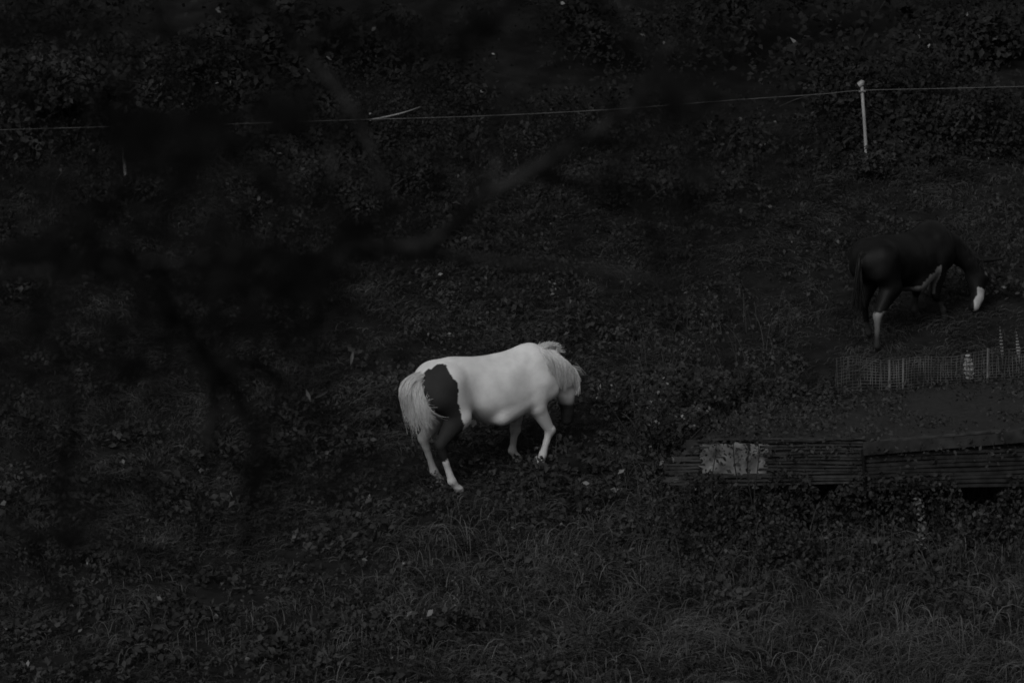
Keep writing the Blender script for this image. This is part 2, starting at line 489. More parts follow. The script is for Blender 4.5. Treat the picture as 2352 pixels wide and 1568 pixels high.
def coat1(V):
    u, v = side_uv(V)
    j = 0.016
    nu = u + j * (fbm(V[:, 0] + 3, V[:, 2], 21, 0.06) - 0.5) * 2
    nv = v + j * (fbm(V[:, 0], V[:, 2] + 7, 22, 0.06) - 0.5) * 2
    c = np.full(len(V), 0.75)
    c += 0.09 * (fbm(V[:, 0], V[:, 2] + V[:, 1], 30, 0.22) - 0.5) + 0.08 * (fbm(V[:, 0] + V[:, 2], V[:, 2] * 0.6 + V[:, 1], 31, 0.5) - 0.5)
    right = V[:, 1] < -0.02
    dark = in_poly(nu, nv, PATCH) & right & (V[:, 0] < -0.1)
    c[dark] = 0.026 + 0.012 * (fbm(V[dark, 0], V[dark, 2], 44, 0.12) - 0.5)
    # lower legs darker and mottled, off-side legs darker again
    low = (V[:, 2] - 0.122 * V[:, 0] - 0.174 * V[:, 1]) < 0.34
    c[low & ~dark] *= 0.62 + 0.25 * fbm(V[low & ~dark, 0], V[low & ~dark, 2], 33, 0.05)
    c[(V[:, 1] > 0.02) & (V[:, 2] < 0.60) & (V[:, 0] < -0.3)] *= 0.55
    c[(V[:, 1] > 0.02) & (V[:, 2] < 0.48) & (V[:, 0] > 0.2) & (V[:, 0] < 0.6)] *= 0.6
    # hooves
    hoof = (V[:, 2] - 0.122 * V[:, 0] - 0.174 * V[:, 1]) < 0.045
    c[hoof] = 0.20
    # dark face and muzzle, pale cheek
    head = (V[:, 0] > 0.70) & (V[:, 2] < 0.95)
    edge = 0.02 * (fbm(V[:, 1], V[:, 2], 40, 0.08) - 0.5)
    hm = head & (V[:, 0] > 0.885 + edge)
    fade = np.clip((V[:, 2] - 0.560 - edge) / 0.09, 0, 1)
    c = np.where(head, 0.018 + (c - 0.018) * fade, c)
    c[hm] = 0.018
    # small smudge at the shoulder and the withers
    for (ux, uy, rr, k) in ((0.37, 1.03, 0.045, 0.80), (0.22, 1.20, 0.05, 0.82), (0.30, 1.235, 0.03, 0.85)):
        m = np.exp(-(((u - ux) / rr) ** 2 + ((v - uy) / rr) ** 2))
        c *= 1 - (1 - k) * m
    return np.clip(c, 0.012, 0.80)
pony = empty("pony", PONY_POS, "white pony with a dark patch on its haunch, walking with lowered head", "pony")
pony.rotation_euler = (0, 0, TH1)
build_body("body", pose1, pony, coat1)
# tail
def lerp(a, b, t): return np.asarray(a)[None] * (1 - t[:, None]) + np.asarray(b)[None] * t[:, None]
N = 1250
nlock = 30
lk = rng.integers(0, nlock, N); tl = rng.random(nlock) ** 0.9
t = np.clip(tl[lk] + rng.normal(size=N) * 0.025, 0, 1); jit = lambda q: rng.normal(size=(N, 3)) * q
lj = lambda q: (rng.normal(size=(nlock, 3)) * q)[lk]
P0 = lerp((-0.72, 0, 0.995), (-0.755, -0.02, 0.91), t) + jit((0.012, 0.022, 0.012))
P1 = lerp((-0.90, 0.02, 0.985), (-0.775, -0.11, 0.83), t) + jit((0.012, 0.02, 0.012)) + lj((0.01, 0.02, 0.01))
P2 = lerp((-0.985, 0.02, 0.80), (-0.79, -0.18, 0.71), t) + jit((0.016, 0.02, 0.016)) + lj((0.015, 0.03, 0.02))
P3 = lerp((-0.83, 0.03, 0.63), (-0.735, -0.18, 0.65), t) + jit((0.022, 0.02, 0.06)) + lj((0.03, 0.03, 0.05))
hair_mesh("tail", P0, P1, P2, P3, rng.uniform(0.003, 0.006, N), rng.uniform(0.58, 0.70, N), pony, K=9)
N = 3
P0 = np.tile((-0.755, -0.05, 0.88), (N, 1)) + jit(0.012); P1 = np.tile((-0.78, -0.17, 0.78), (N, 1)) + jit(0.012)
P2 = np.tile((-0.78, -0.23, 0.645), (N, 1)) + jit(0.014); P3 = np.tile((-0.63, -0.27, 0.635), (N, 1)) + jit((0.05, 0.01, 0.014))
hair_mesh("tail_lock", P0, P1, P2, P3, rng.uniform(0.003, 0.006, N), rng.uniform(0.5, 0.65, N), pony, K=12)
# mane over the near side of the neck
N = 5200
s = rng.random(N)
wv = lambda f_, a_: a_ * (vnoise(s * f_, s * 0, int(f_ * 7), 1.0) - 0.5) * 2
crest = np.stack([np.interp(s, [0, .35, .7, 1], [0.47, 0.60, 0.73, 0.860]), rng.normal(size=N) * 0.012, np.interp(s, [0, .35, .7, 1], [1.130, 1.090, 1.028, 0.910])], 1)
side_w = np.interp(s, [0, .5, 1], [0.192, 0.165, 0.125]) + rng.random(N) * 0.014
ln = np.interp(s, [0, .3, 1], [0.27, 0.39, 0.26]) * (0.80 + wv(9, 0.16) + wv(23, 0.10)) * rng.uniform(0.6, 1.08, N)
P0 = crest
P1 = crest + np.stack([0.012 + wv(12, 0.01) + rng.normal(size=N) * 0.006, -side_w * 0.80, rng.normal(size=N) * 0.006], 1)
P2 = crest + np.stack([0.035 + wv(14, 0.015) + rng.normal(size=N) * 0.008, -side_w * 1.05, -ln * 0.5], 1)
P3 = crest + np.stack([0.050 + wv(17, 0.025) + rng.normal(size=N) * 0.012, -side_w * 0.98 + rng.normal(size=N) * 0.006, -ln], 1)
hair_mesh("mane", P0, P1, P2, P3, rng.uniform(0.004, 0.008, N), rng.uniform(0.60, 0.70, N) * (1 + wv(40, 0.06)), pony, K=7)
# upright tuft on the crest, and the forelock
N = 700
s = rng.random(N); P0 = np.stack([0.53 + 0.22 * s, rng.normal(size=N) * 0.025, np.interp(s, [0, 0.5, 1], [1.09, 1.085, 1.025])], 1)
hh_ = np.interp(s, [0, .3, .75, 1], [0.015, 0.050, 0.068, 0.02])
P1 = P0 + np.stack([rng.normal(size=N) * 0.01, rng.normal(size=N) * 0.015, hh_ * 0.5], 1)
P2 = P0 + np.stack([0.01 + rng.normal(size=N) * 0.012, rng.normal(size=N) * 0.02, hh_ * rng.uniform(0.6, 1.0, N)], 1)
P3 = P0 + np.stack([0.035 + rng.normal(size=N) * 0.018, -0.02 + rng.normal(size=N) * 0.025, hh_ * rng.uniform(0.5, 1.15, N)], 1)
hair_mesh("mane_tuft", P0, P1, P2, P3, rng.uniform(0.004, 0.008, N), rng.uniform(0.58, 0.70, N), pony, K=6)
N = 40
P0 = np.stack([0.875 + rng.normal(size=N) * 0.012, -0.09 + rng.normal(size=N) * 0.02, 0.895 + rng.normal(size=N) * 0.01], 1)
P1 = P0 + np.stack([rng.uniform(0.02, 0.04, N), rng.normal(size=N) * 0.01, rng.normal(size=N) * 0.006], 1)
P2 = P0 + np.stack([rng.uniform(0.04, 0.07, N), rng.normal(size=N) * 0.012, -rng.uniform(0.02, 0.035, N)], 1)
P3 = P0 + np.stack([rng.uniform(0.05, 0.11, N), rng.normal(size=N) * 0.012, -rng.uniform(0.04, 0.075, N)], 1)
hair_mesh("forelock", P0, P1, P2, P3, rng.uniform(0.005, 0.009, N), rng.uniform(0.36, 0.5, N), pony, K=6)

# ---- the dark pony
TH2 = math.radians(50)
k1 = SL * math.sin(TH2); k2 = SL * math.cos(TH2)
def gl(x, y, z): return (x, y, z + k1 * x + k2 * y)
pose2 = dict(
    RH=[(-0.53, -0.13, 0.90), (-0.43, -0.155, 0.58), gl(-0.66, -0.15, 0.43), gl(-0.655, -0.145, 0.10), gl(-0.61, -0.145, 0.05)],
    LH=[(-0.53, 0.13, 0.92), (-0.42, 0.150, 0.62), gl(-0.52, 0.135, 0.44), gl(-0.44, 0.13, 0.11), gl(-0.39, 0.13, 0.05)],
    RF=[(0.46, -0.13, 0.80), (0.43, -0.140, 0.60), gl(0.40, -0.13, 0.33), gl(0.55, -0.125, 0.13), gl(0.58, -0.12, 0.06)],
    LF=[(0.46, 0.13, 0.80), (0.43, 0.135, 0.62), gl(0.42, 0.138, 0.32), gl(0.40, 0.139, 0.11), gl(0.44, 0.139, 0.05)],
    neck=[(0.50, 0, 0.96), (0.73, -0.07, 0.86), (0.88, -0.17, 0.72)], neck_r=[0.20, 0.150, 0.105],
    head=[(0.93, -0.21, 0.67), (1.00, -0.255, 0.52), (0.93, -0.30, 0.31), (0.865, -0.305, 0.225)],
    wscale=0.92, hs=1.22, jaw=(-0.045, 0.035, 0.0), ear=((0.03, 0.05, 0.03),), ear_dir=(0.23, -0.21, 0.02), ear_mirror=False)
def coat2(V):
    c = np.full(len(V), 0.010)
    c += 0.018 * (fbm(V[:, 0], V[:, 2] + V[:, 1], 51, 0.25) - 0.5)
    c[(V[:, 0] > 0.1) & (V[:, 0] < 0.62) & (V[:, 2] > 0.75)] += 0.004  # gloss on the shoulder, painted as a lighter tone
    hz = V[:, 2] - k1 * V[:, 0] - k2 * V[:, 1]
    n = 0.08 * (fbm(V[:, 0], V[:, 2], 60, 0.05) - 0.5)
    # pale belly flash and elbow
    c[(V[:, 1] < 0.05) & (V[:, 2] < 0.615 + n + 0.45 * (V[:, 0] - 0.1)) & (V[:, 0] > -0.12) & (V[:, 0] < 0.36) & (V[:, 2] > 0.40)] = 0.15
    # pale hind stocking on the near leg
    ms_ = (V[:, 1] < -0.02) & (V[:, 0] < -0.56) & (hz < 0.48 + 0.5 * n)
    c[ms_] = (0.03 + 0.19 * np.clip((hz - 0.20) / 0.2, 0, 1))[ms_]
    c[(V[:, 0] > 0.3) & (V[:, 0] < 0.66) & (hz < 0.26)] = 0.04
    c[(V[:, 1] > 0.02) & (V[:, 0] < -0.3) & (hz < 0.24)] = 0.035
    c[hz < 0.05] = 0.03
    # blaze on the front of the face and white muzzle
    h0, h1, h2 = [np.array(p) for p in pose2["head"][1:]]
    t = np.clip(((V - h0) @ (h2 - h0)) / ((h2 - h0) @ (h2 - h0)), -0.5, 1.3)
    axp = h0 + (h2 - h0) * t[:, None]
    off = V - axp
    fwd = np.array([0.50, -0.80, -0.12]); fwd /= np.linalg.norm(fwd)
    f = off @ fwd
    hd = (V[:, 0] > 0.70) & (V[:, 2] < 0.72) & (V[:, 1] < -0.1)
    c[hd & (f > 0.024 + n * 0.5 - 0.02 * (t > 0.7)) & (t > 0.42 + n)] = 0.45
    c[hd & (t > -0.18) & (t < -0.05) & (f > 0.07)] = 0.2
    return np.clip(c, 0.004, 0.7)
pony2 = empty("pony", DARK_POS, "dark pony with white blaze and pale hind stocking grazing behind the wire mesh", "pony")
pony2.rotation_euler = (0, 0, TH2); pony2.scale = (0.88, 0.88, 0.88)
b2 = build_body("body", pose2, pony2, coat2, h=0.014)
b2.data.materials.clear(); b2.data.materials.append(M["dark_coat"])
N = 160
t = rng.random(N)
P0 = lerp((-0.735, 0, 0.98), (-0.755, 0, 0.92), t) + jit((0.01, 0.015, 0.01)); P1 = lerp((-0.82, 0, 0.96), (-0.79, 0, 0.86), t) + jit(0.015)
P2 = lerp((-0.86, -0.02, 0.72), (-0.78, -0.04, 0.7), t) + jit(0.025); P3 = lerp((-0.86, 0, 0.38), (-0.79, 0, 0.42), t) + jit((0.03, 0.03, 0.06))
hair_mesh("tail", P0, P1, P2, P3, rng.uniform(0.008, 0.016, N), rng.uniform(0.006, 0.014, N), pony2)
N = 260
s = rng.random(N); crest = np.stack([np.interp(s, [0, .5, 1], [0.47, 0.76, 0.94]), np.interp(s, [0, .5, 1], [0, -0.06, -0.20]) + rng.normal(size=N) * 0.012, np.interp(s, [0, .5, 1], [1.135, 0.97, 0.74])], 1)
P0 = crest; ln = rng.uniform(0.12, 0.24, N)
P1 = crest + np.stack([0.03 + jit(0.02)[:, 0], np.full(N, -0.08), 0.03 + jit(0.01)[:, 1]], 1)
P2 = crest + np.stack([0.05 + jit(0.02)[:, 0], np.full(N, -0.15), -ln * 0.5], 1)
P3 = crest + np.stack([0.06 + jit(0.03)[:, 0], np.full(N, -0.16), -ln], 1)
hair_mesh("mane", P0, P1, P2, P3, rng.uniform(0.008, 0.016, N), rng.uniform(0.005, 0.011, N), pony2)

# ------------------------------------------------------------------ grass and ground cover (stuff)
def rand_xy(n, x0, x1, y0, y1):
    return rng.uniform(x0, x1, n), rng.uniform(y0, y1, n)
def keep_off_bed(x, y):
    return ~((x > 1.75) & (y > -3.6) & (y < 0.9) & (x < 6.5))

# short paddock grass
n = 330000
x, y = rand_xy(n, -7.5, 7.5, -10, 6.0)
cl = 0.6 * fbm(x, y, 70, 0.32) + 0.4 * fbm(x, y, 71, 1.3)
keep = (rng.random(n) < np.clip((cl - 0.34) * 4.0, 0.05, 1)) & ((rng.random(n) < 0.5) | (np.abs(x) < 5.6))
x, y, cl = x[keep], y[keep], cl[keep]; n = len(x)
front = np.clip((-2.2 - y) / 3.5, 0, 1)
right = np.clip((x - 0.2) / 2.0, 0, 1)
tall = front * (0.35 + 0.65 * np.clip((x + 1.8) / 2.4, 0, 1))
hgt = (0.03 + 0.16 * np.clip(cl - 0.36, 0, 1) + 0.13 * tall * np.clip(fbm(x, y, 75, 0.6) * 2 - 0.6, 0.05, 1)) * rng.uniform(0.5, 1.3, n)
root = np.stack([x, y, gz(x, y) - 0.005], 1)
ang = 2 * math.pi * fbm(x, y, 77, 0.9) * 2 + rng.normal(size=n) * 0.9
lean = np.stack([np.cos(ang), np.sin(ang) * 0.8 - 0.2, np.zeros(n)], 1) * (hgt * rng.uniform(0.6, 2.4, n))[:, None]
upv = np.zeros((n, 3)); upv[:, 2] = hgt
pts = bez(root, root + upv * 0.5, root + upv + lean * 0.4, root + upv * rng.uniform(0.25, 0.9, n)[:, None] + lean * 1.1, 4)
ti = 0.040 * (0.15 + 1.7 * fbm(x, y, 79, 0.35) ** 1.2) * rng.uniform(0.5, 1.6, n) * (1 + 0.65 * tall)
v, f, tt = ribbons(pts, rng.uniform(0.006, 0.013, n), ti)
o = mesh_obj("grass", v, f, M["grass"], tint=tt)
tag(o, "short matted grass covering the paddock slope", "grass", kind="stuff")

# longer tangled grass at the foot of the slope
n = 17000
x, y = rand_xy(n, -3.5, 7.0, -9.5, -2.6)
m = fbm(x, y, 81, 1.1) + 0.35 * np.clip((x + 1.0) / 3, -1, 1) - 0.25 * np.clip((y + 4.2) / 2, -1, 1)
keep = rng.random(n) < np.clip(m * 2.4 - 1.05, 0, 1)
x, y = x[keep], y[keep]; n = len(x)
hgt = rng.uniform(0.06, 0.26, n) * (0.6 + 0.8 * fbm(x, y, 82, 0.7))
root = np.stack([x, y, gz(x, y)], 1)
ang = 2 * math.pi * (fbm(x, y, 83, 0.6) * 2.2) + rng.normal(size=n) * 1.0
L = hgt * rng.uniform(0.3, 1.6, n)
lean = np.stack([np.cos(ang) * L, np.sin(ang) * L * 0.6, np.zeros(n)], 1)
upv = np.zeros((n, 3)); upv[:, 2] = hgt
pts = bez(root, root + upv * 0.8 + lean * 0.1, root + upv * 1.1 + lean * 0.5, root + upv * rng.uniform(0.2, 0.9, n)[:, None] + lean, 6)
ti = rng.uniform(0.03, 0.14, n) * (0.7 + 0.6 * fbm(x, y, 84, 0.5))
v, f, tt = ribbons(pts, rng.uniform(0.004, 0.010, n), ti)
o = mesh_obj("grass", v, f, M["grass"], tint=tt)
tag(o, "long dry tangled grass at the foot of the slope", "grass", kind="stuff")

# broad-leaved ground cover
n = 230000
x, y = rand_xy(n, -7.5, 7.5, -10, 6.2)
cl = fbm(x, y, 90, 0.34) * 0.7 + 0.3 * fbm(x, y, 91, 1.7)
up_slope = np.clip((y - 0.2) / 3.5, 0, 1)
keep = (rng.random(n) < np.clip((cl - 0.40) * 4.0, 0.04, 1) * (0.85 + 0.15 * up_slope)) & keep_off_bed(x, y)
x, y, cl = x[keep], y[keep], cl[keep]; n = len(x); up_slope = np.clip((y - 0.2) / 3.5, 0, 1)
lump = np.clip((cl - 0.40) * 3.5, 0, 1) * (0.15 + 0.22 * up_slope) + 0.03
z = gz(x, y) + lump * rng.random(n) ** 0.45
ti = 0.040 * rng.uniform(0.6, 1.35, n) * (0.25 + 1.45 * fbm(x, y, 93, 0.3)) * (1 - 0.35 * up_slope)
br = rng.random(n) < 0.010
ti[br] *= rng.uniform(2.0, 4.5, br.sum())
v, f, tt = leaves(np.stack([x, y, z], 1), rng.uniform(0.02, 0.055, n) * (0.7 + 0.9 * vnoise(x, y, 95, 0.5)) * (1 + 0.25 * (y < -2)), ti)
o = mesh_obj("ground_cover", v, f, M["leaf"], tint=tt)
tag(o, "low broad-leaved weeds spread through the grass", "weeds", kind="stuff")

# overgrown bank beyond the fence wire
n = 210000
x, y = rand_xy(n, -8.5, 8.5, 4.6, 12.5)
env = np.clip((y - 4.6) / 2.5, 0, 1) * (0.18 + 1.25 * fbm(x, y, 101, 1.5) ** 1.3 + 0.22 * fbm(x, y, 102, 0.5))
gap = 0.5 * fbm(x, y, 103, 0.7) + 0.5 * fbm(x, y, 104, 2.0)
void = np.clip(1.4 - np.hypot((x + 1.9) / 3.4, (y - 9.6) / 1.7), 0, 1) + np.clip(1.3 - np.hypot((x - 3.2) / 1.2, (y - 9.4) / 1.0), 0, 1)
keep = (rng.random(n) < np.clip((gap - 0.38) * 5, 0.03, 1)) & (rng.random(n) > void * 2.5)
x, y, env = x[keep], y[keep], env[keep]; n = len(x)
z = gz(x, y) + 0.03 + env * (1 - rng.random(n) ** 2.2 * 0.75)
ti = 0.0165 * rng.uniform(0.7, 1.25, n) * (0.3 + 1.35 * fbm(x, z + y, 105, 0.5))  # low tint paints tree shade into the leaf colour
br = rng.random(n) < 0.0018
ti[br] = rng.uniform(0.12, 0.3, br.sum())
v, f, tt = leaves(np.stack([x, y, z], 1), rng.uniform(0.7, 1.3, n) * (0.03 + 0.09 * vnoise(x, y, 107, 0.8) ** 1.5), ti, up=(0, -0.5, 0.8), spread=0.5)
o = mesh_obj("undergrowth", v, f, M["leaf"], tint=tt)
tag(o, "leafy undergrowth with shade painted into its leaves, on the bank beyond the fence", "undergrowth", kind="stuff")

# irregular stalks and seed heads among the weeds
def stalks(n, xr, yr, hr, ls, tn):
    x = rng.uniform(*xr, n); y = rng.uniform(*yr, n); h_ = rng.uniform(*hr, n) * (0.5 + fbm(x, y, 140, 0.5))
    root = np.stack([x, y, gz(x, y)], 1); up_ = np.zeros((n, 3)); up_[:, 2] = h_
    le = np.stack([rng.normal(size=n) * 0.28, rng.normal(size=n) * 0.2, np.zeros(n)], 1) * h_[:, None]
    pts = bez(root, root + up_ * 0.4 + le * 0.1, root + up_ * 0.8 + le * 0.4, root + up_ + le, 6)
    a = ribbons(pts, rng.uniform(0.006, 0.011, n), tn * rng.uniform(0.7, 1.6, n), lambda t: 1 - 0.6 * t)
    m = 9
    kk = rng.integers(1, 6, (n, m)); c = np.take_along_axis(pts, kk[:, :, None].repeat(3, 2), 1) + rng.normal(size=(n, m, 3)) * np.array([0.028, 0.028, 0.02])
    b = leaves(c.reshape(-1, 3), rng.uniform(0.4, 1.4, n * m) * ls, np.repeat(tn * rng.uniform(0.6, 1.5, n), m) * rng.uniform(0.6, 1.5, n * m), up=(0, -0.7, 0.6))
    return [a, b]
v, f, tt = merge(stalks(230, (1.1, 5.3), (-6.0, -3.6), (0.18, 0.66), 0.042, 0.045) + stalks(130, (1.05, 2.6), (-2.6, 0.6), (0.15, 0.56), 0.042, 0.042)
                 + stalks(160, (-5, 5), (-8.0, -3.0), (0.06, 0.22), 0.03, 0.045) + stalks(240, (-5.5, 5.5), (0.8, 5.2), (0.10, 0.34), 0.045, 0.032))
tag(mesh_obj("weed_stalks", v, f, M["leaf"], tint=tt), "scattered upright weed stalks standing above the grass", "weeds", kind="stuff")

# ------------------------------------------------------------------ bushes
def bush(name, label, cat, pos, rx, ry, h, nl, ls, tint, group=None, pale=0, pale_tint=0.22, nstem=7, pale_ls=0.05, loose=False):
    e = empty(name, pos, label, cat, group)
    nl_lobes = 26 if loose else 12
    lob = np.stack([rng.uniform(-0.75, 0.75, nl_lobes) * rx, rng.uniform(-0.75, 0.75, nl_lobes) * ry, rng.uniform(0.25, 0.85, nl_lobes) * h], 1)
    lr = rng.uniform(0.22, 0.5, nl_lobes) * min(rx, h)
    if loose:
        lob[:, 0] *= 1.35; lob[:, 1] *= 1.3; lob[:, 2] = rng.random(nl_lobes) ** 1.4 * h; lr = rng.uniform(0.10, 0.28, nl_lobes) * min(rx, h) * 1.2
    k = rng.integers(0, nl_lobes, nl)
    d = norm(rng.normal(size=(nl, 3)))
    p = lob[k] + d * (lr[k] * (rng.random(nl) ** 0.5 * 1.15))[:, None] * np.array([1.1, 1.1, 0.9])
    p[:, 2] = np.abs(p[:, 2]) + SL * p[:, 1]
    ti = tint * rng.uniform(0.5, 1.5, nl) * (0.65 + 0.7 * rng.random(nl_lobes)[k])
    v, f, tt = leaves(p, rng.uniform(0.35, 1.4, nl) * ls, ti, up=(0, -0.5, 0.8), spread=0.7)
    mesh_obj("foliage", v, f, M["leaf"], e, tint=tt)
    for i in range(nstem):
        tp = lob[i % nl_lobes]
        b = Vector((tp[0] * 0.3, tp[1] * 0.3, -0.03 + SL * tp[1] * 0.3)); tpv = Vector((tp[0], tp[1], tp[2] * 0.8 + SL * tp[1]))
        mid = (b + tpv) / 2 + Vector((0.08 * h * math.sin(i * 2.3), 0, 0.10 * h))
        v, f = tube(smooth_path([b, mid, tpv], 3), [0.010, 0.010, 0.009, 0.008, 0.007, 0.006, 0.004], 4)
        mesh_obj("stem", v, f, M["stem"], e)
    if pale:
        vv, ff, _ = leaves(np.zeros((1, 3)), np.ones(1), np.ones(1), up=(0, 0, 1), spread=0.0, droop=0)
        me = None
        for i in range(pale):
            fr_ = np.where((p[:, 1] < 0) & (p[:, 2] > 0.25 * h))[0]; q = p[rng.choice(fr_)] + np.array([0, -0.05, 0.02])
            if me is None:
                lo_ = mesh_obj("leaf", vv, ff, M["leaf"], e, tint=np.full(4, pale_tint)); me = lo_.data
            else:
                lo_ = bpy.data.objects.new("leaf", me); C.objects.link(lo_); lo_.parent = e
            lo_.location = q
            sc = pale_ls * rng.uniform(0.6, 1.3)
            lo_.scale = (sc, sc * rng.uniform(0.6, 1.0), sc)
            lo_.rotation_euler = (rng.uniform(0.1, 1.3), rng.uniform(-0.5, 0.5), rng.uniform(0, 6.28))
    return e

bush("bramble_bush", "leafy bramble with scattered pale leaves just ahead of the white pony", "bramble", G(1515, 1035), 0.50, 0.7, 0.70, 3400, 0.045, 0.036, pale=70, pale_tint=0.25, pale_ls=0.045, loose=True, nstem=14)
bush("bramble_bush", "low bramble clump with large pale leaves beside the slatted bed wall", "bramble", G(1440, 1140), 0.60, 0.5, 0.34, 2200, 0.05, 0.032, pale=34, pale_tint=0.19, pale_ls=0.07, loose=True, nstem=10)
bush("leafy_shrub", "mid-grey leafy shrub growing on the bed above the slats", "shrub", G(1690, 985), 0.6, 0.5, 0.42, 3000, 0.045, 0.042, loose=True)
bush("leafy_shrub", "round leafy shrub between the bramble and the wire mesh", "shrub", G(1800, 935), 0.5, 0.5, 0.32, 2400, 0.04, 0.040, loose=True)
bush("hedge_bush", "pale-leaved bush in the upper left corner above the fence wire", "bush", G(170, 330), 0.9, 0.6, 1.0, 5200, 0.075, 0.036)
bush("hedge_bush", "small bush climbing the bank right of the corner bush", "bush", G(420, 250), 0.7, 0.5, 0.75, 3600, 0.06, 0.020)
bush("hedge_bush", "loose bush at the bank in the upper right corner", "bush", G(2290, 130), 0.75, 0.5, 0.55, 2600, 0.085, 0.03, pale=8, pale_tint=0.12, pale_ls=0.11)
bush("hedge_bush", "dark bush behind the white fence post", "bush", G(1980, 270), 0.95, 0.5, 0.7, 4800, 0.055, 0.020)
bush("hedge_bush", "dense bush on the bank right of the fence post", "bush", G(2210, 330), 0.7, 0.5, 0.6, 3800, 0.055, 0.022)
bush("hedge_bush", "clumpy bush under the middle of the fence wire", "bush", G(830, 470), 0.75, 0.4, 0.45, 3400, 0.05, 0.028)
bush("hedge_bush", "low bush on the slope above the white pony", "bush", G(1440, 470), 0.7, 0.4, 0.40, 3200, 0.05, 0.024)

# ------------------------------------------------------------------ fence
def fence_post(top, bottom, label, group):
    b = Vector(bottom); t_ = Vector(top)
    e = empty("fence_post", b, label, "fence post", group)
    d = (t_ - b)
    v, f = tube([Vector((0, 0, -0.1)), d * 0.5, d], [0.018, 0.017, 0.016], 8)
    mesh_obj("stake", v, f, M["plastic"], e, smooth=False)
    v, f = tube([d - Vector((0.03, 0, 0.02)), d + Vector((0.0, 0, 0.0)), d + Vector((0.012, 0, 0.03))], [0.03, 0.032, 0.02], 8)
    mesh_obj("cap", v, f, M["plastic"], e)
    v, f = tube([d * 0.905 + Vector((-0.035, -0.012, 0)), d * 0.905 + Vector((0.035, -0.012, 0.004))], [0.011, 0.011], 6)
    mesh_obj("insulator", v, f, M["plastic"], e)
    return e
FP = G(1993, 385)
fence_post(P(1979, 192, FP.y - 0.03), FP, "slim white plastic fence post standing against the dark bank", "electric fence posts")
FP2 = G(293, 440)
fence_post(P(276, 287, FP2.y), FP2, "white fence post half hidden behind blurred twigs at the left", "electric fence posts")
pw = [(-260, 306), (88, 296), (230, 292), (276, 291), (500, 286), (800, 276), (1100, 267), (1400, 252), (1700, 229), (1880, 217), (1980, 208), (2150, 204), (2352, 199), (2600, 192)]
wy = lambda dx: FP2.y + (FP.y - FP2.y) * (dx - 276) / (1980 - 276)
path = [P(a, b, wy(a) - 0.025) for a, b in pw]
v, f = tube(smooth_path(path, 4), [0.0045] * ((len(path) - 1) * 4 + 1), 5)
tag(mesh_obj("fence_wire", v, f, M["rope"]), "thin pale fence wire strung along the foot of the bank", "fence wire")

bush("nettle_clump", "nettles hiding the foot of the white fence post", "nettles", G(1996, 400) + Vector((0, -0.15, 0)), 0.32, 0.15, 0.24, 900, 0.045, 0.034, nstem=4)
bush("nettle_clump", "nettles round the foot of the half hidden left fence post", "nettles", G(296, 455) + Vector((0, -0.15, 0)), 0.32, 0.15, 0.24, 900, 0.045, 0.030, nstem=4)

# ------------------------------------------------------------------ raised bed with slatted wall, sheet, wire mesh
ST = G(1990, 1252)
YB = ST.y
bed = empty("raised_bed", ST, "long raised bed with a dark slatted front and fine net cover", "raised bed")
def loc(p): return Vector(p) - ST
def box(name, a, b, hz, th, material, parent, tilt=0.0):
    """a board from a to b (left and right end of its lower edge), hz high, th deep"""
    a = Vector(a); b = Vector(b)
    n_ = Vector((0, 1, 0)) * th
    u = Vector((0, 0, hz))
    vs = [a, b, b + u, a + u, a + n_, b + n_, b + u + n_, a + u + n_]
    fs = [(0, 1, 2, 3), (5, 4, 7, 6), (1, 5, 6, 2), (4, 0, 3, 7), (3, 2, 6, 7), (4, 5, 1, 0)]
    return mesh_obj(name, np.array([tuple(p) for p in vs]), fs, material, parent)
def tape(name, pts, hz, th, material, parent):
    V_, F_ = [], []
    n_ = len(pts)
    for p in pts:
        p = Vector(p)
        V_ += [p, p + Vector((0, 0, hz)), p + Vector((0, th, hz)), p + Vector((0, th, 0))]
    for k in range(n_ - 1):
        a = 4 * k
        for e in range(4):
            F_.append((a + e, a + (e + 1) % 4, a + 4 + (e + 1) % 4, a + 4 + e))
    F_ += [(0, 3, 2, 1), (4 * n_ - 4, 4 * n_ - 3, 4 * n_ - 2, 4 * n_ - 1)]
    return mesh_obj(name, np.array([tuple(q) for q in V_]), [tuple(reversed(q)) for q in F_], material, parent)
# left run of slats, broken away where the sheet shows
for i in range(14):
    tt_ = i / 13
    xl = 1532 + max(0, tt_ - 0.5) * 170 + rng.uniform(-12, 12)
    runs = [(xl, 1982)] if i in (0, 1, 2, 3, 13) else [(xl, 1616 + rng.uniform(-14, 14)), (1752 + rng.uniform(-12, 22), 1982)]
    ph = rng.uniform(0, 6)
    for (xa, xb) in runs:
        xs_ = np.linspace(xa, xb, 7)
        pts = [loc(P(q, 1115 - 102 * tt_ - 4 * (q - 1532) / 450 + 1.6 * math.sin(q / 70 + ph) + rng.uniform(-0.6, 0.6), YB + 0.03 + 0.008 * math.sin(q / 45 + ph))) for q in xs_]
        tape("slat", pts, rng.uniform(0.015, 0.021), 0.012, M["slat_wood"], bed)
